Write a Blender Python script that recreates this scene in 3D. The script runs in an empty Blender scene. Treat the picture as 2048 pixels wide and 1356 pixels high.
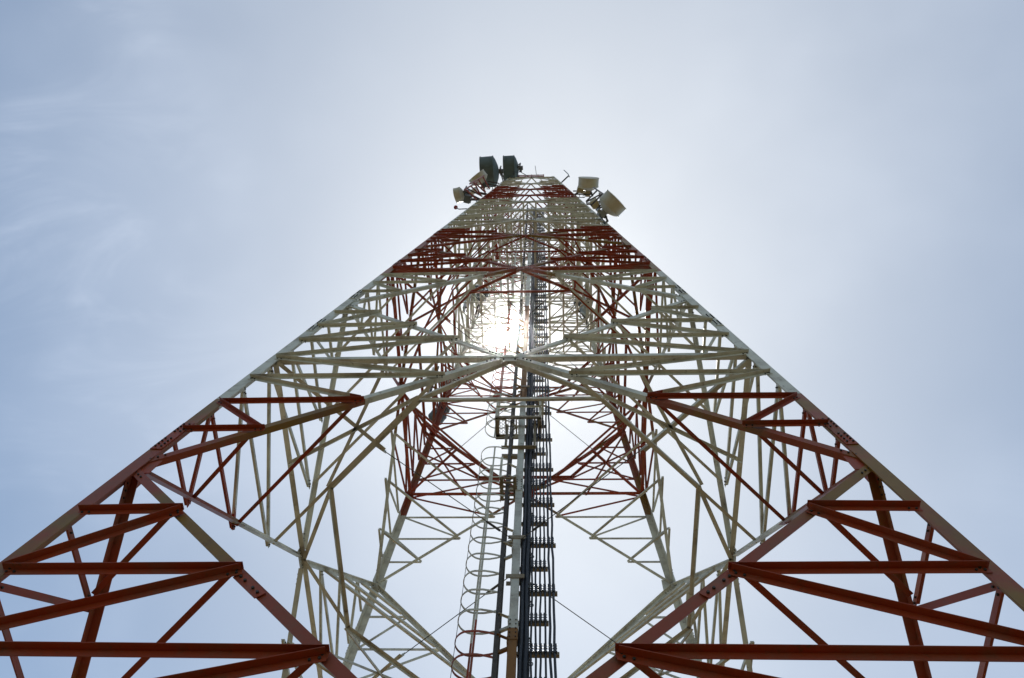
import bpy, bmesh, math, random
from mathutils import Vector as V, Matrix
random.seed(7)
SC = bpy.context.scene
COL = SC.collection

# ---------------------------------------------------------------- camera
cam_d = bpy.data.cameras.new('camera'); cam = bpy.data.objects.new('camera', cam_d); COL.objects.link(cam)
cr, cu, cf = V((.9991553, .0252796, .0323993)), V((.0122646, -.9359118, .3520208)), V((-.0392218, .3513260, .9354313))
M = Matrix((cr, cu, -cf)).transposed().to_4x4(); M.translation = V((.6415, -10.2245, 1.5))
cam.matrix_world = M
cam_d.sensor_width = 36; cam_d.lens = 1562 / 2048 * 36; cam_d.clip_start = .05; cam_d.clip_end = 6000
SC.camera = cam

# ---------------------------------------------------------------- light
SUN_EL, SUN_AZ = math.radians(69.77), math.radians(97.56)          # azimuth counted from +X
SDIR = V((math.cos(SUN_EL) * math.cos(SUN_AZ), math.cos(SUN_EL) * math.sin(SUN_AZ), math.sin(SUN_EL)))
sl = bpy.data.lights.new('sun', 'SUN'); sl.energy = 4.0; sl.angle = math.radians(.53); sl.color = (1, .96, .9)
so = bpy.data.objects.new('sun', sl); COL.objects.link(so)
so.rotation_euler = SDIR.to_track_quat('Z', 'Y').to_euler(); so.location = (0, 0, 120)

W = bpy.data.worlds.new('World'); SC.world = W; W.use_nodes = True
nt = W.node_tree; nt.nodes.clear()
def N(t, tree=None, **kw):
    n = (tree or nt).nodes.new(t)
    for k, v in kw.items(): setattr(n, k, v)
    return n
def ln(a, b, tree=None): (tree or nt).links.new(a, b)
def mth(op, a, b=None, tree=None, clamp=False):
    n = N('ShaderNodeMath', tree, operation=op); n.use_clamp = clamp
    for i, x in enumerate((a, b)):
        if x is None: continue
        if isinstance(x, (int, float)): n.inputs[i].default_value = x
        else: ln(x, n.inputs[i], tree)
    return n.outputs[0]
def scl(colr, f):                                                   # colour (tuple or socket) times a factor socket or number
    n = N('ShaderNodeVectorMath', operation='SCALE')
    if isinstance(colr, tuple): n.inputs[0].default_value = colr
    else: ln(colr, n.inputs[0])
    if isinstance(f, (int, float)): n.inputs['Scale'].default_value = f
    else: ln(f, n.inputs['Scale'])
    return n.outputs[0]
def vadd(a, b):
    n = N('ShaderNodeVectorMath', operation='ADD'); ln(a, n.inputs[0]); ln(b, n.inputs[1]); return n.outputs[0]
sky = N('ShaderNodeTexSky', sky_type='NISHITA', sun_disc=False)
sky.sun_elevation = SUN_EL; sky.sun_rotation = math.radians(90) - SUN_AZ
sky.altitude = 0; sky.air_density = 1.0; sky.dust_density = 0.0; sky.ozone_density = 1.0
tc = N('ShaderNodeTexCoord')
dirn = N('ShaderNodeVectorMath', operation='NORMALIZE'); ln(tc.outputs['Generated'], dirn.inputs[0])
dt = N('ShaderNodeVectorMath', operation='DOT_PRODUCT'); ln(dirn.outputs[0], dt.inputs[0]); dt.inputs[1].default_value = SDIR
ang = mth('MULTIPLY', mth('ARCCOSINE', mth('MINIMUM', dt.outputs['Value'], .9999999)), 57.29578)
def expo(a0, s): return mth('MULTIPLY', mth('POWER', 2.71828, mth('MULTIPLY', ang, -1 / s)), a0)
tint = N('ShaderNodeVectorMath', operation='MULTIPLY'); ln(sky.outputs[0], tint.inputs[0]); tint.inputs[1].default_value = (.105, .122, .121)   # the clear blue behind the haze
sx = N('ShaderNodeSeparateXYZ'); ln(dirn.outputs[0], sx.inputs[0])
gx = mth('POWER', 2.71828, mth('MULTIPLY', mth('POWER', mth('DIVIDE', mth('ABSOLUTE', mth('SUBTRACT', sx.outputs[0], .10)), .70), 2), -1))
glow_haze = mth('MULTIPLY', expo(1.05, 39), gx, clamp=True)              # white summer haze, thickest round the sun and along a high veil
total = vadd(scl(tint.outputs[0], mth('SUBTRACT', 1, glow_haze)), scl((1.0, 1.025, 1.04), glow_haze))
total = vadd(total, scl((1, .99, .97), expo(.16, 6)))
total = vadd(total, scl((1, .98, .94), expo(3, .8)))
disc = N('ShaderNodeMapRange', interpolation_type='SMOOTHSTEP'); ln(ang, disc.inputs[0])
disc.inputs[1].default_value = 1.0; disc.inputs[2].default_value = .45; disc.inputs[3].default_value = 0; disc.inputs[4].default_value = 220
total = vadd(total, scl((1, .97, .9), disc.outputs[0]))
# thin cirrus: warped, stretched noise over the dome, thicker on the west side
mp = N('ShaderNodeMapping'); ln(dirn.outputs[0], mp.inputs[0]); mp.inputs['Location'].default_value = (1.48, 2.01, 4.57); mp.inputs['Rotation'].default_value = (0, 0, math.radians(25)); mp.inputs['Scale'].default_value = (1.6, 6, 3)
nz = N('ShaderNodeTexNoise'); ln(mp.outputs[0], nz.inputs['Vector']); nz.inputs['Scale'].default_value = 2.0; nz.inputs['Detail'].default_value = 10; nz.inputs['Roughness'].default_value = .6; nz.inputs['Distortion'].default_value = 1.1
n2 = N('ShaderNodeTexNoise'); m2_ = N('ShaderNodeMapping'); ln(dirn.outputs[0], m2_.inputs[0]); m2_.inputs['Location'].default_value = (4.2, 1.8, 0); ln(m2_.outputs[0], n2.inputs['Vector']); n2.inputs['Scale'].default_value = 2.6; n2.inputs['Detail'].default_value = 4
cl = N('ShaderNodeMapRange', interpolation_type='SMOOTHSTEP'); ln(nz.outputs[0], cl.inputs[0]); cl.inputs[1].default_value = .42; cl.inputs[2].default_value = .8
c2 = N('ShaderNodeMapRange', interpolation_type='SMOOTHSTEP'); ln(n2.outputs[0], c2.inputs[0]); c2.inputs[1].default_value = .4; c2.inputs[2].default_value = .6
wst = N('ShaderNodeMapRange', interpolation_type='SMOOTHSTEP'); ln(sx.outputs[0], wst.inputs[0]); wst.inputs[1].default_value = -.32; wst.inputs[2].default_value = -.50; wst.inputs[3].default_value = .12; wst.inputs[4].default_value = 1
cm = mth('MULTIPLY', mth('MULTIPLY', cl.outputs[0], c2.outputs[0]), wst.outputs[0])
veil = N('ShaderNodeMapRange', interpolation_type='SMOOTHSTEP'); ln(n2.outputs[0], veil.inputs[0]); veil.inputs[1].default_value = .35; veil.inputs[2].default_value = .7
total = vadd(total, scl((1, .98, .95), mth('MULTIPLY', cm, .11)))
total = vadd(total, scl((1, .99, .96), mth('MULTIPLY', veil.outputs[0], .08)))
bg = N('ShaderNodeBackground'); ln(total, bg.inputs[0]); bg.inputs[1].default_value = 1.0
wo = N('ShaderNodeOutputWorld'); ln(bg.outputs[0], wo.inputs[0])
SC.view_settings.view_transform = 'Standard'; SC.view_settings.look = 'None'; SC.view_settings.exposure = 0; SC.view_settings.gamma = 1
SC.view_settings.use_curve_mapping = False
SC.cycles.max_bounces = 6; SC.cycles.sample_clamp_indirect = 6

# ---------------------------------------------------------------- materials
def mat(name, base, rough=.5, metal=0, spec=.5):
    m = bpy.data.materials.new(name); m.use_nodes = True
    b = m.node_tree.nodes['Principled BSDF']
    b.inputs['Base Color'].default_value = (*base, 1); b.inputs['Roughness'].default_value = rough; b.inputs['Metallic'].default_value = metal
    b.inputs['Specular IOR Level'].default_value = spec
    return m, m.node_tree, b
def wear(m, t, b, base_sock, dark, scale=3.0, amount=.5, rust=0.0):
    """dirt and rust blotches with shapes of their own"""
    g = N('ShaderNodeNewGeometry', t)
    a = N('ShaderNodeTexNoise', t); ln(g.outputs['Position'], a.inputs['Vector'], t); a.inputs['Scale'].default_value = scale; a.inputs['Detail'].default_value = 8; a.inputs['Roughness'].default_value = .65
    r = N('ShaderNodeMapRange', t, interpolation_type='SMOOTHSTEP'); ln(a.outputs[0], r.inputs[0], t); r.inputs[1].default_value = .42; r.inputs[2].default_value = .75; r.inputs[4].default_value = amount
    mx = N('ShaderNodeMix', t, data_type='RGBA'); ln(r.outputs[0], mx.inputs['Factor'], t)
    if isinstance(base_sock, tuple): mx.inputs['A'].default_value = (*base_sock, 1)
    else: ln(base_sock, mx.inputs['A'], t)
    mx.inputs['B'].default_value = (*dark, 1)
    out = mx.outputs['Result']
    if rust:
        c = N('ShaderNodeTexNoise', t); ln(g.outputs['Position'], c.inputs['Vector'], t); c.inputs['Scale'].default_value = scale * 5; c.inputs['Detail'].default_value = 6; c.inputs['Roughness'].default_value = .7
        q = N('ShaderNodeMapRange', t); ln(c.outputs[0], q.inputs[0], t); q.inputs[1].default_value = .585; q.inputs[2].default_value = .70; q.inputs[4].default_value = rust
        m2 = N('ShaderNodeMix', t, data_type='RGBA'); ln(q.outputs[0], m2.inputs['Factor'], t); ln(out, m2.inputs['A'], t); m2.inputs['B'].default_value = (.13, .055, .02, 1)
        out = m2.outputs['Result']
    ln(out, b.inputs['Base Color'], t)
    rr = N('ShaderNodeMapRange', t); ln(a.outputs[0], rr.inputs[0], t); rr.inputs[3].default_value = b.inputs['Roughness'].default_value - .12; rr.inputs[4].default_value = b.inputs['Roughness'].default_value + .2
    ln(rr.outputs[0], b.inputs['Roughness'], t)
RED, WHITE = (.33, .046, .010), (.66, .635, .53)
BANDS = [13.2, 23.24, 32.44, 42.49, 50.27]                              # paint changes, metres above ground
def band_paint(name, red, white, rough=.42, olive_amt=0):
    m, t, b = mat(name, white, rough, 0, .3)
    g = N('ShaderNodeNewGeometry', t); s = N('ShaderNodeSeparateXYZ', t); ln(g.outputs['Position'], s.inputs[0], t)
    cnt = None
    for z in BANDS:
        k = mth('GREATER_THAN', s.outputs[2], z, t); cnt = k if cnt is None else mth('ADD', cnt, k, t)
    odd = mth('MODULO', cnt, 2, t)
    if olive_amt:                                                       # big noise patches where the red turns olive brown
        f1 = N('ShaderNodeTexNoise', t); ln(g.outputs['Position'], f1.inputs['Vector'], t); f1.inputs['Scale'].default_value = .42; f1.inputs['Detail'].default_value = 7; f1.inputs['Roughness'].default_value = .6
        f2 = N('ShaderNodeMapRange', t, interpolation_type='SMOOTHSTEP'); ln(f1.outputs[0], f2.inputs[0], t); f2.inputs[1].default_value = .46; f2.inputs[2].default_value = .58; f2.inputs[4].default_value = olive_amt
        f3 = N('ShaderNodeMix', t, data_type='RGBA'); ln(f2.outputs[0], f3.inputs['Factor'], t); f3.inputs['A'].default_value = (*red, 1); f3.inputs['B'].default_value = (.23, .135, .012, 1)
    mx = N('ShaderNodeMix', t, data_type='RGBA'); ln(odd, mx.inputs['Factor'], t)
    mx.inputs['A'].default_value = (*red, 1); mx.inputs['B'].default_value = (*white, 1)
    if olive_amt: ln(f3.outputs['Result'], mx.inputs['A'], t)
    wear(m, t, b, mx.outputs['Result'], (.16, .105, .06), 1.7, .62, .7)
    return m
PAINT = band_paint('banded tower paint', RED, WHITE)
LEGP = band_paint('banded leg paint, red weathered olive', (.29, .052, .017), WHITE, .42, .85)
MASTP = band_paint('banded mast paint', (.27, .12, .022), (.66, .66, .60))
GALV = mat('galvanised steel', (.32, .33, .32), .45, .6); wear(*GALV, (.32, .33, .32), (.14, .13, .11), 6, .6, .3); GALV = GALV[0]
DARK = mat('weathered dark steel', (.07, .06, .05), .5, .3); wear(*DARK, (.075, .062, .05), (.03, .027, .024), 6, .7, .4); DARK = DARK[0]
CABLE = mat('black cable jacket', (.018, .022, .030), .38); wear(*CABLE, (.016, .022, .032), (.04, .04, .04), 9, .5); CABLE = CABLE[0]
TAN = mat('tan painted steel', (.30, .24, .15), .5); wear(*TAN, (.30, .245, .16), (.15, .10, .06), 4, .6, .6); TAN = TAN[0]
DISHW = mat('aged white fibreglass', (.60, .56, .46), .4); wear(*DISHW, (.60, .56, .45), (.36, .29, .18), 1.6, .6); DISHW = DISHW[0]
DISHG = mat('grey green radome cloth', (.085, .115, .115), .6); wear(*DISHG, (.085, .118, .115), (.05, .062, .055), 2.0, .7); DISHG = DISHG[0]
RADIO = mat('radio housing', (.09, .10, .10), .45); wear(*RADIO, (.09, .105, .105), (.05, .05, .05), 5, .6); RADIO = RADIO[0]
BOXY = mat('tan radio housing', (.42, .33, .15), .45); wear(*BOXY, (.42, .33, .16), (.22, .16, .08), 5, .6); BOXY = BOXY[0]
BLUEG = mat('pale blue grey housing', (.42, .47, .50), .4); wear(*BLUEG, (.40, .45, .48), (.25, .25, .24), 4, .6); BLUEG = BLUEG[0]
BOLT = mat('dark bolt steel', (.05, .04, .03), .55, .4)[0]

# ---------------------------------------------------------------- helpers
def put(name, bm, m, parent=None, smooth=False):
    bmesh.ops.recalc_face_normals(bm, faces=bm.faces)
    me = bpy.data.meshes.new(name); bm.to_mesh(me); bm.free()
    if smooth:
        for f in me.polygons: f.use_smooth = True
    me.materials.append(m)
    o = bpy.data.objects.new(name, me); COL.objects.link(o)
    if parent is not None: o.parent = parent
    return o
def tag(o, label, cat=None, group=None):
    o['label'] = label
    if cat: o['category'] = cat
    if group: o['group'] = group
    return o
def thing(name, label, cat, group=None, loc=(0, 0, 0)):
    o = bpy.data.objects.new(name, None); COL.objects.link(o); o.location = loc; o.empty_display_size = .3
    return tag(o, label, cat, group)
def prism(bm, P, Q, poly):
    """extrude a polygon given as offset vectors at P and Q"""
    a = [bm.verts.new(P + d) for d in poly]; b = [bm.verts.new(Q + d) for d in poly]
    n = len(poly)
    for i in range(n): bm.faces.new((a[i], a[(i + 1) % n], b[(i + 1) % n], b[i]))
    bm.faces.new(a[::-1]); bm.faces.new(b)
def angle(bm, P, Q, u, v, w, t, w2=None):
    """L section bar: heel along PQ, flanges w along u and w2 along v, thickness t"""
    ax = (Q - P).normalized()
    u = (u - ax * u.dot(ax)).normalized(); v = (v - ax * v.dot(ax)); v = (v - u * v.dot(u)).normalized()
    w2 = w2 or w
    prism(bm, P, Q, [V((0, 0, 0)), u * w, u * w + v * t, u * t + v * t, u * t + v * w2, v * w2])
def bar(bm, P, Q, u, w, h):
    """box bar centred on PQ, w wide along u, h along the other axis"""
    ax = (Q - P).normalized(); u = (u - ax * u.dot(ax)).normalized(); v = ax.cross(u)
    prism(bm, P, Q, [-u * w / 2 - v * h / 2, u * w / 2 - v * h / 2, u * w / 2 + v * h / 2, -u * w / 2 + v * h / 2])
def rod(bm, pts, r, n=8, caps=True):
    """tube along a polyline"""
    rings = []
    pts = [V(p) for p in pts]
    for i, p in enumerate(pts):
        d = (pts[min(i + 1, len(pts) - 1)] - pts[max(i - 1, 0)]).normalized()
        s = V((0, 0, 1)) if abs(d.z) < .9 else V((1, 0, 0))
        a = d.cross(s).normalized(); b = d.cross(a)
        rings.append([bm.verts.new(p + (a * math.cos(k * 2 * math.pi / n) + b * math.sin(k * 2 * math.pi / n)) * r) for k in range(n)])
    for A, B in zip(rings, rings[1:]):
        for k in range(n): bm.faces.new((A[k], A[(k + 1) % n], B[(k + 1) % n], B[k]))
    if caps: bm.faces.new(rings[0][::-1]); bm.faces.new(rings[-1])
def lathe(bm, org, ax, prof, n=36, side=None):
    """surface of revolution: prof is (distance along ax, radius)"""
    ax = V(ax).normalized(); s = side or (V((0, 0, 1)) if abs(ax.z) < .9 else V((1, 0, 0)))
    a = ax.cross(s).normalized(); b = ax.cross(a); prev = None
    for d, r in prof:
        if r < 1e-4: cur = [bm.verts.new(org + ax * d)]
        else: cur = [bm.verts.new(org + ax * d + (a * math.cos(k * 2 * math.pi / n) + b * math.sin(k * 2 * math.pi / n)) * r) for k in range(n)]
        if prev:
            for k in range(n):
                A, B, Cc, D = prev[k % len(prev)], prev[(k + 1) % len(prev)], cur[(k + 1) % len(cur)], cur[k % len(cur)]
                vs = list(dict.fromkeys((A, B, Cc, D)))
                if len(vs) > 2: bm.faces.new(vs)
        prev = cur

# ---------------------------------------------------------------- ground
def ground():
    bm = bmesh.new(); R = 3000; n = 96
    c = bm.verts.new((0, 0, 0)); prev = None
    for r in (12, 30, 80, 200, 600, 1500, R):
        cur = [bm.verts.new((math.cos(k * 2 * math.pi / n) * r, math.sin(k * 2 * math.pi / n) * r, (0 if r < 60 else math.sin(k * .7 + r) * r * .002))) for k in range(n)]
        for k in range(n):
            if prev is None: bm.faces.new((c, cur[k], cur[(k + 1) % n]))
            else: bm.faces.new((prev[k], cur[k], cur[(k + 1) % n], prev[(k + 1) % n]))
        prev = cur
    m, t, b = mat('dry grass and gravel ground', (.26, .23, .12), .95, 0, .1)
    g = N('ShaderNodeNewGeometry', t)
    a = N('ShaderNodeTexNoise', t); ln(g.outputs['Position'], a.inputs['Vector'], t); a.inputs['Scale'].default_value = .35; a.inputs['Detail'].default_value = 10
    rp = N('ShaderNodeValToRGB', t); ln(a.outputs[0], rp.inputs[0], t)
    rp.color_ramp.elements[0].position = .36; rp.color_ramp.elements[0].color = (.06, .058, .026, 1)
    rp.color_ramp.elements[1].position = .62; rp.color_ramp.elements[1].color = (.14, .112, .068, 1)
    ln(rp.outputs[0], b.inputs['Base Color'], t)
    o = put('ground', bm, m); o['kind'] = 'structure'
ground()

# ---------------------------------------------------------------- lattice tower
U, Z0 = 5.0, 1.5                                                    # survey unit in metres, camera height
B0, TAP = 1.1390040, .07419813
def zz(z): return z * U + Z0
MZ = [(.88, .848), (1.9065, 1.854), (2.8908, 2.808), (3.8255, 3.703), (4.7284, 4.56), (5.5835, 5.363), (6.0938, 5.839), (7, 6.677), (7.8, 7.409), (8.53, 8.073), (9.23, 8.704), (9.98, 9.374), (10.79, 10.092), (11.8, 10.979)]
def zm(z):                                                          # heights on the mast, from the first survey to the second
    for (a, p), (b, q) in zip(MZ, MZ[1:]):
        if z <= b: return zz(p + (q - p) * (z - a) / (b - a))
    return zz(q)
def bb(z): return (B0 - TAP * z) * U
H = [.825, 2.786, 4.558, 5.838, 6.670, 7.411, 8.085, 8.725, 9.410, 10.14, 11.06]
A = [-.30, 1.840, 3.702, 5.366, 6.225, 7.041, 7.74, 8.397, 9.051, 9.754, 10.55]
TOP = H[-1]
FE = [V((1, 0, 0)), V((0, 1, 0)), V((-1, 0, 0)), V((0, -1, 0))]      # along each face
FN = [V((0, -1, 0)), V((1, 0, 0)), V((0, 1, 0)), V((-1, 0, 0))]      # out of each face
def FP(k, s, z, off=0.0):                                           # point on face k: s in -1..1 across, off metres outward
    b = bb(z); return FE[k] * (s * b) + FN[k] * (b + off) + V((0, 0, zz(z)))
def fn(k): return (FN[k] + V((0, 0, TAP))).normalized()
CAMP = V((.6415, -10.2245, 1.5))
tower = thing('lattice_tower', 'tall square steel lattice tower painted in red and white bands, tapering to the top', 'tower')
KINDS = {}
def member(kind, P, Q, u, v, w, t, w2=None):
    d = ((P + Q) / 2 - CAMP).length
    KINDS.setdefault(kind, []).append(((Q - P).length * w / d ** 2, P, Q, u, v, w, t, w2))
def ease(P, Q, a, b):                                               # pull both ends in (negative = out)
    d = (Q - P).normalized(); return P + d * a, Q - d * b
def lw(z): return .20 if z < 4.7 else (.165 if z < 7.4 else .13)
UP = V((0, 0, 1))
# legs: one angle each, heel on the tower corner, in three thinning lengths
for k in range(4):
    bm = bmesh.new()
    cuts = [A[0], 4.55, 7.05, TOP + .03]
    for z1, z2 in zip(cuts, cuts[1:]):
        w = lw(z1 + .05); t = .022 if w > .15 else .016
        angle(bm, FP(k, 1, z1), FP(k, 1, z2), -FE[k], -FN[k], w, t)
    b = bb(A[0]); c = FE[k] * b + FN[k] * b
    lo = c - FE[k] * .1 - FN[k] * .1
    bar(bm, lo + UP * .002, lo + UP * .04, FE[k], .5, .5)
    put('leg', bm, LEGP, tower)
def fan(k, sgn, za, zh, n, sub, first):
    """redundant bars between the leg and the main diagonal that runs from the leg node (za) to the middle node (zh)"""
    w, t = sub, max(.006, sub * .09)
    for i in range(1, n):
        f = i / n
        zi = za + (zh - za) * f
        D = FP(k, sgn * (1 - f) * .975, zi, .004); L = FP(k, sgn * 1.0, zi, .004)
        e = FE[k] * sgn
        Dn = D - e * (.05 if k == 0 else -.005); Ln = L - e * lw(zi) * .70
        dn = -UP
        member('bracing_bar', Ln, Dn, dn, fn(k), w, t)
        z2 = za + (zh - za) * (i + 1) / n
        L2 = FP(k, sgn, z2, .004) - e * lw(z2) * .66
        if i < n - 1 or first: member('bracing_bar', D - e * .02 - UP * .09 * (1 if zh < za else -1) * .3, L2, dn, fn(k), w, t)
def corner(k, za, zh, n, sub):
    """flat ties across the corner between face k and the next, at every fan level"""
    k2 = (k + 1) % 4
    for i in range(1, n):
        f = i / n; zi = za + (zh - za) * f
        P = FP(k, 1 - f, zi, -.06); Q = FP(k2, -(1 - f), zi, -.06)
        member('corner_tie', P, Q, UP, (FN[k] + FN[k2]), sub * .85, max(.005, sub * .08))
for i in range(len(H)):
    zh, za = H[i], A[i]
    zb = A[i + 1] if i + 1 < len(A) else None
    big = zh < 5
    dw = .122 if zh < 1 else .108 if zh < 3 else .095 if zh < 5 else .085 if zh < 7.5 else .07
    hw = .11 if zh < 5 else .09 if zh < 7.5 else .08
    sw = (.088 if zh < 2 else .076 if zh < 4 else .068 if zh < 5 else .060 if zh < 7.5 else .055)
    for k in range(4):
        n_ = fn(k)
        # main diagonals: middle node down to the leg node below and up to the one above
        for sgn in (-1, 1):
            for ze in (za, zb):
                if ze is None: continue
                P = FP(k, sgn * .970, ze + (zh - ze) * .012, -.024); Q = FP(k, sgn * .03, zh + (ze - zh) * .03, -.024)
                up = V((0, 0, 1)) if ze < zh else V((0, 0, -1))
                member('main_diagonal', P, Q, up, -n_, dw, .012)
        P, Q = FP(k, -.985, zh, -.040), FP(k, .985, zh, -.040)
        member('horizontal_beam', P, Q, UP if i else -UP, -n_, hw, .012)
        if i > 0:
            nd = 4 if i <= 2 else 3
            for sgn in (-1, 1): fan(k, sgn, za, zh, nd, sw, i < 4)
            corner(k, za, zh, nd, sw)
        if zb is not None:
            nu = 4 if i <= 2 else 3
            for sgn in (-1, 1): fan(k, sgn, zb, zh, nu, sw, True)
            corner(k, zb, zh, nu, sw)
    # plan bracing ring at the middle-node level
    b = bb(zh); z = zz(zh) - .05; pw = .086 if zh < 3.5 else .078 if zh < 5 else .065
    def pp(k, s, d): return FE[k] * (s * b) + FN[k] * (d * b) + V((0, 0, z))
    for k in range(4):
        k2 = (k + 1) % 4
        Mk = pp(k, 0, .985)
        n1, n2 = pp(k, .385, .815), pp(k2, -.385, .815)
        inn = (FN[k] + FN[k2]).normalized()
        if i <= 3:
            member('plan_brace', Mk, n1, UP, -FN[k], pw, .009)
            member('plan_brace', pp(k2, 0, .985), n2, UP, -FN[k2], pw, .009)
            member('plan_brace', n1, n2, -UP, -inn, pw, .009)
            member('plan_brace', pp(k, -.385, .815), n1, -UP, -FN[k], pw, .009)
            hp = FE[k] * (.672 * b) + FN[k] * (.672 * b) + V((0, 0, z))
            for a_, c_ in ((n1, pp(k2, -.5, .98)), (n2, pp(k, .5, .98))):
                member('plan_brace', a_, c_, -UP, inn, pw * .8, .008)
            member('hip_strut', FE[k] * (.975 * b) + FN[k] * (.975 * b) + V((0, 0, z + .02)), FE[k] * (.56 * b) + FN[k] * (.56 * b) + V((0, 0, z + .02)), UP, FE[k] - FN[k], pw, .009)
        else:
            member('plan_brace', Mk, pp(k2, 0, .985), UP, -inn, pw, .007)
            member('hip_strut', FE[k] * (.97 * b) + FN[k] * (.97 * b) + V((0, 0, z + .02)), FE[k] * (.5 * b) + FN[k] * (.5 * b) + V((0, 0, z + .02)), UP, FE[k] - FN[k], pw, .007)
for kind, lst in KINDS.items():
    lst.sort(key=lambda q: -q[0])
    for q in lst[:100]:
        bm = bmesh.new()
        if kind in ('bracing_bar', 'corner_tie'):
            q = (q[0], q[1] + V([random.uniform(-.014, .014) for _ in range(3)]) , q[2] + V([random.uniform(-.014, .014) for _ in range(3)]), *q[3:])
        angle(bm, *q[1:]); nf = len(bm.faces)
        if kind in ('bracing_bar', 'main_diagonal', 'horizontal_beam'):
            P, Q, u, v, w, t = q[1:7]; ax = (Q - P).normalized(); u = (u - ax * u.dot(ax)).normalized(); v = (v - ax * v.dot(ax)); v = (v - u * v.dot(u)).normalized()
            for E, sg in ((P, 1), (Q, -1)):
                for d_ in ((.055, .14) if kind == 'bracing_bar' else (.12, .22, .32)):
                    c = E + ax * sg * d_ + u * w * .55; rod(bm, [c - v * .020, c + v * (t + .016)], .015, 6)
        bm.faces.ensure_lookup_table()
        for f in bm.faces[nf:]: f.material_index = 1
        put(kind, bm, LEGP if kind == 'main_diagonal' else PAINT, tower).data.materials.append(BOLT)
    if len(lst) > 100:
        bm = bmesh.new()
        for q in lst[100:]: angle(bm, *q[1:])
        put(kind, bm, PAINT, tower)['kind'] = 'stuff'
# gusset plates at the nodes, with bolt heads
def plate(name, c, e, n, w, h, t, bolts, parent=tower, m=PAINT):
    up = n.cross(e).normalized(); e = e.normalized()
    bm = bmesh.new(); bar(bm, c, c + n * t, e, w, h); k = len(bm.faces)
    for x, y in bolts or (): rod(bm, [c + e * x + up * y - n * .012, c + e * x + up * y + n * (t + .022)], .017 if w > .2 else .014, 6)
    bm.faces.ensure_lookup_table()
    for f in bm.faces[k:]: f.material_index = 1
    o = put(name, bm, m, parent); o.data.materials.append(BOLT)
for i, zh in enumerate(H[:8]):
    for k in range(4):
        if i == 0 and k: continue
        big = zh < 5; w = .62 if big else .4
        plate('gusset_plate', FP(k, 0, zh, -.075), FE[k], fn(k), w, w * .55, .012,
              [(sx_ * w * f, sy_ * w * .13) for sx_ in (-1, 1) for f in (.18, .30, .42) for sy_ in (-1, 1)] if big else None)
for i, za in enumerate(A[:7]):
    if i == 0: continue
    for k in range(4):
        for sgn in (-1, 1):
            w = .34 if za < 5 else .24
            c = FP(k, sgn, za, -.05) - FE[k] * (sgn * w * .55)
            plate('gusset_plate', c, FE[k], fn(k), w, w * 1.15, .012, None)
# leg splices: cover plates with rows of bolts
for zs in (2.03, 3.26, 3.86, 4.73, 5.95):
    for k in range(4):
        for sgn in (-1, 1):
            ax = (FP(k, sgn, zs + .1) - FP(k, sgn, zs)).normalized(); w = lw(zs)
            c = FP(k, sgn, zs, .002) - FE[k] * (sgn * w * .5)
            plate('splice_plate', c, ax, fn(k), .95, w * .86, .014,
                  [(x, y) for x in (-.40, -.31, -.22, -.13, .13, .22, .31, .40) for y in (-w * .22, w * .22)])
# splices half way down the big diagonals
for k in (0, 1, 3):
    for sgn in (-1, 1):
        zs = 1.29
        f = (A[1] - zs) / (A[1] - H[0])
        P = FP(k, sgn, A[1], -.024); Q = FP(k, 0, H[0], -.024); ax = (Q - P).normalized()
        up = fn(k).cross(ax).normalized(); up = -up if up.z > 0 else up
        c = P.lerp(Q, f) + up * .068 + fn(k) * .003
        plate('splice_plate', c, ax, fn(k), .5, .12, .01, [(x, y) for x in (-.19, -.09, .09, .19) for y in (0,)])
# open grid floors high up inside
for zf, nj in ((6.73, 10), (8.13, 8)):
    b = bb(zf) * .97
    for j in range(nj):
        x = -b + 2 * b * (j + .5) / nj
        bm = bmesh.new(); angle(bm, V((x, -b, zz(zf))), V((x, b, zz(zf))), UP, V((1, 0, 0)), .09, .008); put('floor_joist', bm, PAINT, tower)
    for j in range(1, 5):
        y = -b + 2 * b * j / 5
        bm = bmesh.new(); angle(bm, V((-b, y, zz(zf) + .08)), V((b, y, zz(zf) + .08)), UP, V((0, 1, 0)), .06, .006); put('floor_joist', bm, PAINT, tower)

# ---------------------------------------------------------------- centre mast
CX = .020
ZTOP = zm(11.2)
mast = thing('centre_mast', 'slim square box mast standing upright in the middle of the lattice tower', 'mast', None, (CX, 0, 0))
bm = bmesh.new(); bar(bm, V((0, 0, .003)), V((0, 0, ZTOP)), V((1, 0, 0)), .165, .165); put('shaft', bm, MASTP, mast)
bm = bmesh.new(); bar(bm, V((0, 0, .003)), V((0, 0, .05)), V((1, 0, 0)), .6, .6); put('base_plate', bm, PAINT, mast)
for z in [zm(2.405), zm(3.46), zm(4.60), zm(5.7), zm(6.8)]:
    bm = bmesh.new()
    for dx, dy, nx in ((0, -.091, 1), (.091, 0, 0), (-.091, 0, 0), (0, .091, 1)):
        bar(bm, V((dx, dy, z - .28)), V((dx, dy, z + .28)), V((1, 0, 0)) if nx else V((0, 1, 0)), .17 if nx else .15, .012)
    k_ = len(bm.faces)
    for sx_ in (-.055, .055):
        for j in range(5):
            q = V((sx_, -.10, z - .22 + j * .11)); rod(bm, [q, q + V((0, -.014, 0))], .014, 6)
    bm.faces.ensure_lookup_table()
    for f in bm.faces[k_:]: f.material_index = 1
    o = put('joint_sleeve', bm, MASTP, mast); o.data.materials.append(BOLT)
for z in (zm(3.0), zm(2.72), zm(4.60) + .5):
    bm = bmesh.new()
    for s in (-1, 1):
        bar(bm, V((-.19, s * .092, z)), V((.19, s * .092, z)), UP, .12, .016)
        bar(bm, V((s * .092, -.083, z)), V((s * .092, .083, z)), UP, .11, .016)
    put('clamp_collar', bm, TAN, mast)
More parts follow.
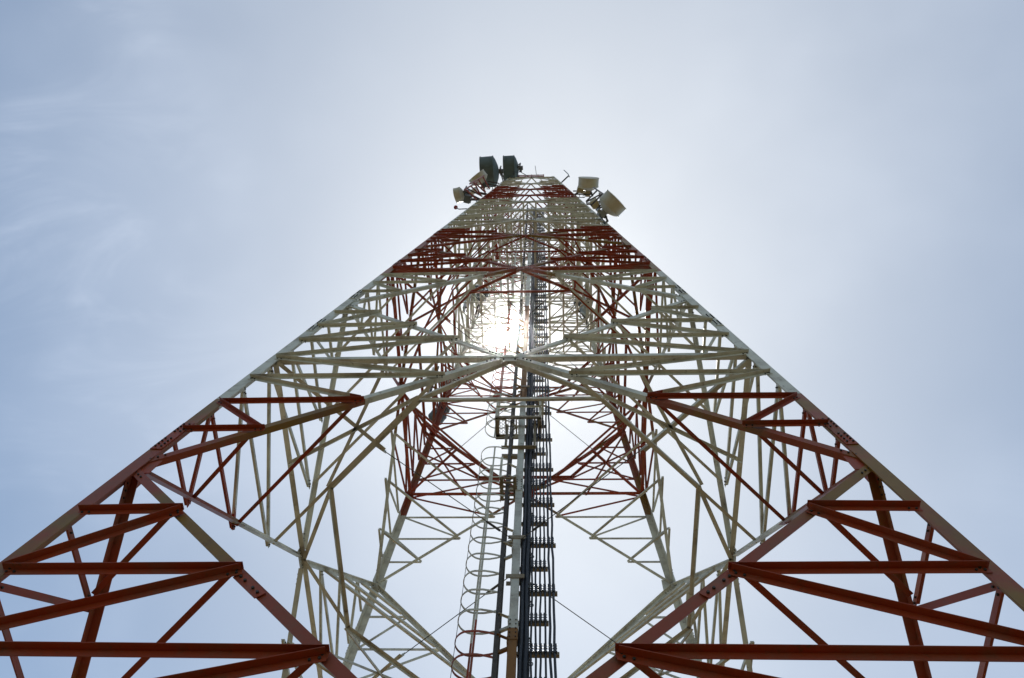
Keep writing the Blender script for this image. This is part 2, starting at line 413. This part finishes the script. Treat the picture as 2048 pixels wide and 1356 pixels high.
# tie wires from the hip struts to the mast
def wire(zh, k, zc, label):
    b = bb(zh); Q = FE[k] * (.565 * b) + FN[k] * (.565 * b) + V((0, 0, zz(zh) + .0))
    T = V((CX, 0, zc)) + (FE[k] + FN[k]) * .1
    o = thing('tie_wire', label, 'wire', 'tie wires from the tower to the centre mast', tuple(Q))
    bm = bmesh.new(); rod(bm, [V((0, 0, 0)), T - Q], .011, 6); put('wire', bm, DARK, o)
    d = (T - Q).normalized(); bm = bmesh.new()
    a = (T - Q) - d * .75; rod(bm, [a, a + d * .08, a + d * .3, a + d * .38], .028, 8); put('turnbuckle', bm, DARK, o)
    bm = bmesh.new(); bar(bm, V((0, 0, 0)) - d * .15, d * .1, UP, .09, .012); put('end_plate', bm, PAINT, o)
nm = ['right front', 'right back', 'left back', 'left front']
lv = ['lowest', 'second lowest', 'third lowest']
for j, zh in enumerate(H[1:4]):
    for k in range(4):
        near = nm[k].endswith('front')
        wire(zh, k, zz(zh) + (.55 if near else -.45), 'thin tie wire from the %s corner of the %s ring to the mast' % (nm[(k) % 4], lv[j]))

# ---------------------------------------------------------------- caged ladder on the left of the mast
LX = -.305
lad = thing('caged_ladder', 'vertical climbing ladder with hooped safety cage on the left of the mast', 'ladder', None, (LX, 0, 0))
for s in (-1, 1):
    bm = bmesh.new(); angle(bm, V((0, s * .215, .003)), V((0, s * .215, ZTOP)), V((0, -s, 0)), V((1, 0, 0)), .05, .008, .085); put('rail', bm, DARK, lad)
PLAT = zm(4.15)
first = None
z = 2.6; nr = 0
bm = bmesh.new()
zr = .4
rr_ = []
while zr < ZTOP - .3:
    rr_.append(zr); zr += .30
rr_.sort(key=lambda q: abs(q - 14))
for zr in rr_[:90]:
    b1 = bmesh.new(); rod(b1, [V((.03, -.208, zr)), V((.03, .208, zr))], .012, 6); put('rung', b1, DARK, lad)
for zr in rr_[90:]: rod(bm, [V((.03, -.208, zr)), V((.03, .208, zr))], .012, 6)
put('rung', bm, DARK, lad)['kind'] = 'stuff'
def hoop(zc):
    bm = bmesh.new(); pts = []
    R, D = .285, .73
    path = [(0, -.22), (-.12, -.255), (-.28, -R), (D * -.55, -R)]
    for q in range(1, 16):
        a = -math.pi / 2 + math.pi * q / 16
        path.append((-(D - R) - R * math.cos(a), R * math.sin(a)))
    path += [(D * -.55, R), (-.28, R), (-.12, .255), (0, .22)]
    path = [path[0]] + [p for i, p in enumerate(path[1:]) if (V(p) - V(path[i])).length > 1e-4]
    ring = []
    for i, (x, y) in enumerate(path):
        x0, y0 = path[max(i - 1, 0)]; x1, y1 = path[min(i + 1, len(path) - 1)]
        d = V((x1 - x0, y1 - y0, 0)).normalized(); nn = V((d.y, -d.x, 0))
        P = V((x, y, zc))
        ring.append([bm.verts.new(P + nn * a * .006 + V((0, 0, c * .024))) for a, c in ((-1, -1), (1, -1), (1, 1), (-1, 1))])
    for a, b in zip(ring, ring[1:]):
        for q in range(4): bm.faces.new((a[q], a[(q + 1) % 4], b[(q + 1) % 4], b[q]))
    bm.faces.new(ring[0]); bm.faces.new(ring[-1][::-1])
    put('cage_hoop', bm, PAINT, lad)
def cage(z1, z2):
    n = int((z2 - z1) / .58)
    for i in range(n + 1): hoop(z1 + i * .58)
    zt = z1 + n * .58
    for x, y in ((-.35, -.278), (-.47, .278)):
        bm = bmesh.new(); bar(bm, V((x, y, z1 - .03)), V((x, y, zt + .03)), V((1, 0, 0)), .042, .007); put('cage_strap', bm, PAINT, lad)
    bm = bmesh.new(); rod(bm, [V((-.722, 0, z1 - .05)), V((-.722, 0, zt + .05))], .0065, 6); put('safety_line', bm, DARK, lad)
cage(3.03, zm(3.90)); cage(zm(4.13), zm(6.6)); cage(zm(7.2), zm(11.0))
zb_ = zm(2.34) - 2.8 * 3
while zb_ < ZTOP - 1.5:
    for z in (zb_, zb_ + .56):
        bm = bmesh.new()
        for q in (-1, 1): angle(bm, V((.03, q * .20, z)), V((CX - LX - .10, q * .10, z)), UP, V((0, q, 0)), .06, .008)
        bar(bm, V((CX - LX - .092, -.14, z - .02)), V((CX - LX - .092, .14, z - .02)), UP, .16, .016)
        put('wall_bracket', bm, MASTP, lad)
    zb_ += 2.8

# ---------------------------------------------------------------- feeder cables on a rack to the right of the mast
rack = thing('cable_rack', 'row of short steel crossbars on the mast holding the vertical black cables', 'cable rack', None, (CX, 0, 0))
zb_ = zm(2.3035) - .82 * 12; RB = []
i = 0
while zb_ < ZTOP - .3:
    if zb_ > .6: RB.append((zb_ + random.uniform(-.03, .03), i % 2))
    zb_ += .82; i += 1
RB.sort(key=lambda q: abs(q[0] - 14)); nb = 0
stuffbm = bmesh.new()
for z, lng in RB:
    bm = bmesh.new() if nb < 95 else stuffbm
    angle(bm, V((.083, .052, z)), V(((.875 if lng == 0 else .69) - CX, .052, z)), UP, V((0, 1, 0)), .075, .008)
    if nb < 95: put('crossbar', bm, TAN, rack)
    nb += 1
if nb > 95: put('crossbar', stuffbm, TAN, rack)['kind'] = 'stuff'
else: stuffbm.free()
cab = [(.385, 'first'), (.465, 'second'), (.553, 'third'), (.640, 'fourth'), (.735, 'fifth'), (.815, 'outermost')]
for x, w_ in cab:
    outer = x > .7; r = .021 if not outer else .026
    o = thing('feeder_cable', 'black feeder cable on the rack, %s of six counted from the mast' % w_, 'cable', 'feeder cables on the cable rack', (x - .02, 0, 0))
    bm = bmesh.new(); pts = []; zc = .3
    while zc < ZTOP - .6:
        pts.append(V((random.uniform(-.012, .012), random.uniform(-.012, .012), zc))); zc += .42
    rod(bm, pts, r, 10); put('jacket', bm, CABLE, o, True)
    for j, (z, lng) in enumerate(RB):
        if outer and lng: continue
        bm = bmesh.new()
        bar(bm, V((0, 0, z - .02)), V((0, 0, z + .20)), V((1, 0, 0)), .056 if not outer else .066, .06)
        for q in (.02, .09, .16): rod(bm, [V((-.042, -.01, z + q)), V((.042, -.01, z + q))], .010, 6)
        if j < 100: put('cable_clamp', bm, CABLE, o)
        else: bm.free()
for j, (x, y, r) in enumerate([(.200, -.02, .040), (.288, -.03, .040), (.245, .05, .040), (.165, .065, .024), (.325, .055, .026)]):
    o = thing('trunk_cable', ['thick dark blue trunk cable at the mast side of the close bundle', 'thick dark blue trunk cable at the rack side of the close bundle', 'thick dark blue trunk cable behind the other thick ones in the bundle',
               'thinner dark cable squeezed between mast and trunk cable bundle', 'thinner dark cable on the rack side behind the trunk cable bundle'][j], 'cable', 'trunk cables bundled beside the mast', (x - .02, y, 0))
    bm = bmesh.new(); pts = []; zc = .3
    while zc < ZTOP - .4: pts.append(V((random.uniform(-.013, .013), random.uniform(-.012, .012), zc))); zc += .6
    rod(bm, pts, r, 10); put('jacket', bm, CABLE, o, True)
    bm = bmesh.new(); zc = 3.2 + j * .37
    while zc < 32 and j in (1, 4):
        lathe(bm, V((r + .03, -.03, zc)), V((0, 1, 0)), [(0, .030), (0, .044), (.02, .044), (.02, .030), (0, .030)], 12); bar(bm, V((r - .01, -.02, zc + .1)), V((r + .05, -.02, zc + .1)), UP, .03, .03); zc += 1.55
    if j in (1, 4): put('cable_hanger', bm, RADIO, o)
    else: bm.free()

# ---------------------------------------------------------------- rest platform on the mast
pf = thing('rest_platform', 'small mesh floored rest platform with railing, clamped round the mast', 'platform', None, (-.02, 0, PLAT))
X0, X1, Y0, Y1 = -.72, .60, -.36, .34
bm = bmesh.new()
for y in (Y0, Y1): angle(bm, V((X0, y, 0)), V((X1, y, 0)), -UP, V((0, 1 if y < 0 else -1, 0)), .11, .009)
for x in (X0, X1): angle(bm, V((x, Y0 + .012, 0)), V((x, Y1 - .012, 0)), -UP, V((1 if x < 0 else -1, 0, 0)), .11, .009)
for x in (-.42, -.12, .18, .42): bar(bm, V((x, Y0 + .012, -.05)), V((x, Y1 - .012, -.05)), UP, .07, .04)
put('floor_frame', bm, TAN, pf)
bm = bmesh.new()                                                     # expanded mesh floor
def mesh_floor(x0, x1):
    nx = int((x1 - x0) / .055)
    for i in range(nx + 1):
        x = x0 + (x1 - x0) * i / nx; ny = 13; 
        for j in range(ny):
            ya, yb = Y0 + .02 + (Y1 - Y0 - .04) * j / ny, Y0 + .02 + (Y1 - Y0 - .04) * (j + 1) / ny
            s = .021 if (j + i) % 2 else -.021
            bar(bm, V((x - s, ya, -.004)), V((x + s, yb, -.004)), UP, .008, .010)
mesh_floor(-.70, -.06)
put('mesh_floor', bm, GALV, pf)
for x, y in ((X0, Y0), (X1, Y0), (X0, Y1), (X1, Y1)):
    bm = bmesh.new(); angle(bm, V((x, y, .002)), V((x, y, 1.12)), V((1 if x < 0 else -1, 0, 0)), V((0, 1 if y < 0 else -1, 0)), .07, .007); put('railing_post', bm, PAINT, pf)
for zr in (1.06, .55):
    bm = bmesh.new(); angle(bm, V((X0 + .0, Y0 - .004, zr)), V((X1, Y0 - .004, zr)), -UP, V((0, -1, 0)), .055, .006); put('railing_bar', bm, PAINT, pf)
    bm = bmesh.new(); angle(bm, V((X1 + .004, Y0, zr)), V((X1 + .004, Y1, zr)), -UP, V((1, 0, 0)), .055, .006); put('railing_bar', bm, PAINT, pf)
DB = zm(3.833) - PLAT
bm = bmesh.new()
for y in (-.10, .10): angle(bm, V((-.48, y, DB)), V((.45, y, DB)), UP, V((0, 1 if y > 0 else -1, 0)), .11, .010)
put('support_beam', bm, TAN, pf)
for x in (-.40, .38):
    bm = bmesh.new(); angle(bm, V((x, -.125, DB)), V((x, -.125, -.11)), V((1, 0, 0)), V((0, -1, 0)), .065, .008); put('support_strut', bm, TAN, pf)
# step-off landing below it
st = thing('step_landing', 'narrow slatted step landing bolted to the mast below the rest platform', 'platform', None, (-.02, 0, zm(3.42)))
bm = bmesh.new()
for x in (-.42, -.10): angle(bm, V((x, -.42, 0)), V((x, .25, 0)), -UP, V((1, 0, 0)), .08, .008)
put('side_rail', bm, TAN, st)
for j in range(6):
    bm = bmesh.new(); bar(bm, V((-.44, -.38 + j * .12, .012)), V((-.06, -.38 + j * .12, .012)), UP, .022, .05); put('slat', bm, TAN, st)
for x, y in ((-.44, -.42), (-.44, .22)):
    bm = bmesh.new(); angle(bm, V((x, y, 0)), V((x, y, 1.0)), V((1, 0, 0)), V((0, 1, 0)), .06, .007); put('post', bm, PAINT, st)
bm = bmesh.new(); angle(bm, V((-.10, -.30, -.04)), V((CX - .083, -.06, -.04)), UP, V((1, 0, 0)), .07, .008); angle(bm, V((-.10, .2, -.04)), V((CX - .083, .06, -.04)), UP, V((1, 0, 0)), .07, .008); put('mast_bracket', bm, TAN, st)

# ---------------------------------------------------------------- antennas
def dish(label, c, ax, R, dep, mount, body=DISHW, front=DISHW, back=.5, group='microwave drum antennas near the tower top', box=RADIO):
    """drum antenna: radome front at c + ax*dep/2; mount is a point on the tower"""
    c, ax, mount = V(c), V(ax).normalized(), V(mount)
    o = thing('drum_antenna', label, 'antenna', group, tuple(c))
    Z = V((0, 0, 0)); h = dep / 2
    bm = bmesh.new(); lathe(bm, Z, ax, [(h, R), (h, R * 1.035), (h - .05, R * 1.035), (h - .05, R), (-h, R), (-h, R * 1.03), (-h - .04, R * 1.03), (-h - .04, R * .97), (h, R * .97), (h, R)]); s = put('shroud', bm, body, o)
    for f in s.data.polygons: f.use_smooth = False
    bm = bmesh.new(); lathe(bm, Z, ax, [(h - .012, 0), (h - .012, R * .969)][::-1] + [(h + .02, R * .6), (h + .03, 0)][:0]); 
    bm.free(); bm = bmesh.new(); lathe(bm, Z, ax, [(h - .02, R * .968), (h + .015, R * .7), (h + .03, R * .3), (h + .033, 0)]); put('radome', bm, front, o, True)
    bm = bmesh.new(); lathe(bm, Z, ax, [(-h - .042, R * .99), (-h - .042 - back * R * .35, R * .78), (-h - .042 - back * R * .72, R * .42), (-h - .042 - back * R * .85, R * .18), (-h - .042 - back * R * .85, 0)]); put('reflector_back', bm, body, o, True)
    e = -h - .042 - back * R * .85
    sd = ax.cross(UP).normalized()
    bm = bmesh.new(); bar(bm, ax * (e - .30), ax * (e + .02), sd, .26, .30); bar(bm, ax * (e - .22) + sd * .2, ax * (e - .06) + sd * .2, sd, .14, .22); put('radio_unit', bm, box, o)
    p = ax * (e - .12) - sd * .22
    bm = bmesh.new(); rod(bm, [p - UP * .75, p + UP * .75], .045, 10); put('mount_pipe', bm, DARK, o)
    bm = bmesh.new(); bar(bm, p - sd * .02, ax * (e - .04) + sd * .05, UP, .12, .10); put('bracket', bm, DARK, o)
    for dz in (-.5, .5):
        t = mount - c; bm = bmesh.new(); angle(bm, p + UP * dz, V((t.x, t.y, p.z + dz)), UP, ax, .07, .008); put('mount_arm', bm, DARK, o)
    t = mount - c; pts = [(ax * (e - .2)).lerp(V((t.x, t.y, -1.0)), f / 10) - UP * (.55 * math.sin(math.pi * f / 10)) + sd * .15 * math.sin(f) for f in range(11)]
    bm = bmesh.new(); rod(bm, pts, .022, 6); put('jumper_cable', bm, CABLE, o)
    bm = bmesh.new(); rod(bm, [ax * (-h) + sd * R * .96, (ax * (e - .1) + V((mount - c).xyz) * .35 + sd * R * .3)], .018, 6); put('stay_rod', bm, DARK, o)
    return o
def legp(sx_, sy_, z): b = (B0 - TAP * (z - Z0) / U) * U; return V((sx_ * b, sy_ * b, z))
dish('big grey green drum antenna left of the tower top, left of the pair', (-2.9, -2.38, 54.03), (-1, .06, 0), 1.03, .84, legp(-1, -1, 54.03), DISHG, DISHG, .35)
dish('grey green drum antenna at the tower top corner, right one of the pair', (-1.56, -2.22, 56.61), (-1, .03, 0), .88, .74, legp(-1, -1, 56.0), DISHG, DISHG, .35)
dish('cream drum antenna in front of the big grey green drum on the left', (-3.31, -2.52, 50.99), (-.6, -.8, .10), .58, .40, legp(-1, -1, 50.99), group='cream drum antennas on the legs')
dish('small cream drum antenna lowest on the left edge of the upper tower', (-3.86, -2.71, 43.85), (-.97, .24, .05), .40, .30, legp(-1, -1, 43.85), group='cream drum antennas on the legs')
dish('cream drum antenna with its face upward in view, right of the tower top', (3.29, -3.06, 45.22), (.06, -1, .06), .56, .46, legp(1, -1, 45.22), group='cream drum antennas on the legs', box=BOXY)
dish('largest cream drum antenna, tilted at the right edge of the upper tower', (3.64, -4, 34.02), (.72, -.70, .08), .55, .44, legp(1, -1, 34.02), group='cream drum antennas on the legs', box=BLUEG)
far = 'drum antennas on the far legs seen through the tower'
dish('pale grey drum antenna on the far left leg behind the bracing', (-3.75, 3.97, 33.93), (-.9, .5, 0), .45, .45, legp(-1, 1, 33.93), BLUEG, BLUEG, .5, far)
dish('dark grey drum antenna on the far left leg beside the sun', (-2.84, 1.81, 40.38), (-1, .15, 0), .42, .40, legp(-1, 1, 40.38), RADIO, RADIO, .5, far)
dish('pale grey drum antenna on the far right leg, level with the sun', (2.91, 2.3, 39.46), (.9, .4, 0), .38, .36, legp(1, 1, 39.46), BLUEG, DISHW, .5, far)
dish('dark drum antenna low on the far left leg below the sun', (-3.87, 4.42, 31.23), (-.6, .8, 0), .34, .32, legp(-1, 1, 31.23), RADIO, BLUEG, .5, far)
def panel(label, c, ax, w, h, mount, m=DISHW):
    c, ax, mount = V(c), V(ax).normalized(), V(mount)
    o = thing('panel_antenna', label, 'antenna', 'panel antennas on the tower', tuple(c)); sd = ax.cross(UP).normalized()
    bm = bmesh.new(); prism(bm, V((0, 0, -h / 2)), V((0, 0, h / 2)), [-sd * w / 2, -sd * w / 2 + ax * .06, -sd * w * .3 + ax * .11, sd * w * .3 + ax * .11, sd * w / 2 + ax * .06, sd * w / 2]); put('housing', bm, m, o)
    bm = bmesh.new(); rod(bm, [V((0, 0, -h * .65)) - ax * .12, V((0, 0, h * .65)) - ax * .12], .04, 10); put('mount_pipe', bm, DARK, o)
    for dz in (-h * .35, h * .35):
        bm = bmesh.new(); bar(bm, V((0, 0, dz)) - ax * .15, V((0, 0, dz)) + ax * .002, UP, .08, .08); put('bracket', bm, DARK, o)
        t = mount - c; bm = bmesh.new(); angle(bm, V((0, 0, dz)) - ax * .12, V((t.x, t.y, dz)), UP, sd, .06, .007); put('mount_arm', bm, PAINT, o)
panel('dark grey panel antenna on the left face near the sun', (-2.84, 0.53, 41.3), (-1, 0, 0), .34, 2.0, (-2.68, .53, 41.3), RADIO)
panel('grey panel antenna on the left face, just below the dark grey one', (-3.05, 1.48, 37.72), (-1, 0, 0), .32, 1.9, (-2.94, 1.48, 37.72), BLUEG)
panel('pale panel antenna on the right face seen through the bracing', (2.96, 1.34, 38.36), (1, 0, 0), .32, 1.9, (2.88, 1.34, 38.36), BLUEG)
panel('slim pale panel antenna on the far left leg under the red band drum', (-4.05, 2.87, 31.6), (-1, .2, 0), .30, 2.1, (-3.35, 3.15, 31.6), DISHW)
def box_unit(label, c, ax, s, m, mount):
    c, ax, mount = V(c), V(ax).normalized(), V(mount); o = thing('radio_box', label, 'radio unit', 'radio boxes bracketed to the legs', tuple(c)); sd = ax.cross(UP).normalized()
    bm = bmesh.new(); bar(bm, -UP * s[2] / 2, UP * s[2] / 2, sd, s[0], s[1]); bmesh.ops.bevel(bm, geom=bm.edges[:], offset=.02, segments=1, affect='EDGES'); put('housing', bm, m, o)
    bm = bmesh.new()
    for j in range(6): bar(bm, sd * (-s[0] * .4 + j * s[0] * .16) - ax * (s[1] / 2 + .03) - UP * s[2] * .4, sd * (-s[0] * .4 + j * s[0] * .16) - ax * (s[1] / 2 + .03) + UP * s[2] * .4, sd, .012, .058)
    put('cooling_fin', bm, m, o)
    for dz in (-.18, .18):
        t = mount - c; bm = bmesh.new(); angle(bm, V((0, 0, dz)) - ax * .06, V((t.x, t.y, dz)), UP, sd, .06, .007); put('mount_arm', bm, DARK, o)
box_unit('small yellow tan radio box under the drum aimed at the viewer', (2.78, -2.81, 44.12), (.2, -1, 0), (.34, .26, .45), BOXY, legp(1, -1, 44.12))
box_unit('larger yellow tan radio box between the two cream drums on the right', (3.29, -2.9, 39.74), (1, -.6, 0), (.40, .34, .5), BOXY, legp(1, -1, 39.74))
box_unit('dark radio box behind the small cream drum on the left', (-3.29, -2.64, 43.12), (-1, -.3, 0), (.42, .34, .5), RADIO, legp(-1, -1, 43.12))
box_unit('pale radio box on the short ladder frame at the left', (-3.15, -2.62, 45.67), (-.6, -.8, 0), (.36, .22, .5), DISHW, legp(-1, -1, 45.67))
def frame(label, sx_, z1, z2, n, m):
    """outrigger ladder frame: two rails and rungs standing off a leg"""
    a = legp(sx_, -1, z1) + V((sx_ * .66, -.60, 0)); b = legp(sx_, -1, z2) + V((sx_ * .66, -.60, 0)); o = thing('outrigger_frame', label, 'frame', 'outrigger frames on the tower legs', tuple(a)); d = b - a
    for s in (0, 1):
        off = V((s * .3, s * sx_ * .3, 0)); bm = bmesh.new(); rod(bm, [off, off + d], .042, 8); put('rail', bm, m, o)
    for j in range(n):
        t = d * ((j + .4) / n); off = V(((j % 2) * .3, (j % 2) * sx_ * .3, 0)); bm = bmesh.new(); rod(bm, [t + off, t + V((-sx_ * .56, .56, 0)) + off * .4], .04, 8); put('strut', bm, m, o)
    return o
REDP = mat('red frame paint', (.30, .042, .014), .45); wear(*REDP, (.30, .042, .014), (.12, .05, .02), 5, .6); REDP = REDP[0]
frame('red outrigger frame of parallel struts on the left leg under the cream drum', -1, 42.2, 47.3, 6, REDP)
frame('dark outrigger frame on the right leg between the two cream drums', 1, 36.8, 42.0, 6, DARK)
# beacon and masts at the top
t_ = thing('whip_mast', 'thin bent mast standing off the right edge of the tower top', 'mast', None, (1.91, -1.85, 52.16))
bm = bmesh.new(); rod(bm, [V((0, 0, 0)), V((.56, -.46, .3))], .045, 8); put('arm', bm, DARK, t_)
bm = bmesh.new(); rod(bm, [V((.56, -.46, -.3)), V((.52, -.46, .9)), V((.30, -.46, 2.6))], .032, 8); put('pole', bm, GALV, t_)
t_ = thing('obstruction_light', 'small red obstruction lamp on a short arm at the left edge below the antennas', 'lamp', None, (-3.55, -2.86, 39.65))
rl = mat('red lamp glass', (.35, .02, .02), .2)[0]
bm = bmesh.new(); lathe(bm, V((0, 0, 0)), UP, [(-.12, 0), (-.12, .09), (.0, .10), (.12, .07), (.17, 0)], 16); put('lens', bm, rl, t_, True)
bm = bmesh.new(); rod(bm, [V((0, 0, -.12)), V((.2, .0, -.5)), legp(-1, -1, 38.9) - V((-3.55, -2.86, 39.65))], .025, 8); put('arm', bm, DARK, t_)
tr = thing('top_frame', 'low red frame with a thin rod standing on the very top of the tower', 'frame', None, (0, -1.58, zz(TOP)))
bm = bmesh.new()
for dz in (.16, .75): bar(bm, V((-.9, 0, dz)), V((.85, 0, dz)), UP, .08, .06)
for x in (-.9, -.45, 0, .45, .85): bar(bm, V((x, 0, .03)), V((x, 0, .9)), V((1, 0, 0)), .07, .07)
put('railing', bm, REDP, tr)
bm = bmesh.new(); rod(bm, [V((.35, -.1, .1)), V((.25, -.45, 2.2))], .02, 6); put('rod', bm, DARK, tr)
bm = bmesh.new(); bar(bm, V((-1.15, -.1, .1)), V((-1.15, -.1, .95)), V((1, 0, 0)), .42, .3); put('lamp_box', bm, REDP, tr)
bm = bmesh.new(); rod(bm, [V((-1.9, -.85, 1.0)), V((-.2, 0, .2))], .025, 6); put('stay_rod', bm, DARK, tr)

# ---------------------------------------------------------------- added air volume: forward scattering that imitates the sun's glare over the steel
bm = bmesh.new()
bmesh.ops.create_cube(bm, size=1, matrix=Matrix.Translation((0, 0, 32.5)) @ Matrix.Diagonal((6100, 6100, 87, 1)))
hm = bpy.data.materials.new('glow_haze'); hm.use_nodes = True; ht = hm.node_tree; ht.nodes.clear()
pv = N('ShaderNodeVolumePrincipled', ht); pv.inputs['Color'].default_value = (.98, .98, 1, 1); pv.inputs['Density'].default_value = 2.4e-4; pv.inputs['Anisotropy'].default_value = .987
ho = N('ShaderNodeOutputMaterial', ht); ln(pv.outputs[0], ho.inputs['Volume'], ht)
hz = put('glow_haze', bm, hm); hz['kind'] = 'stuff'
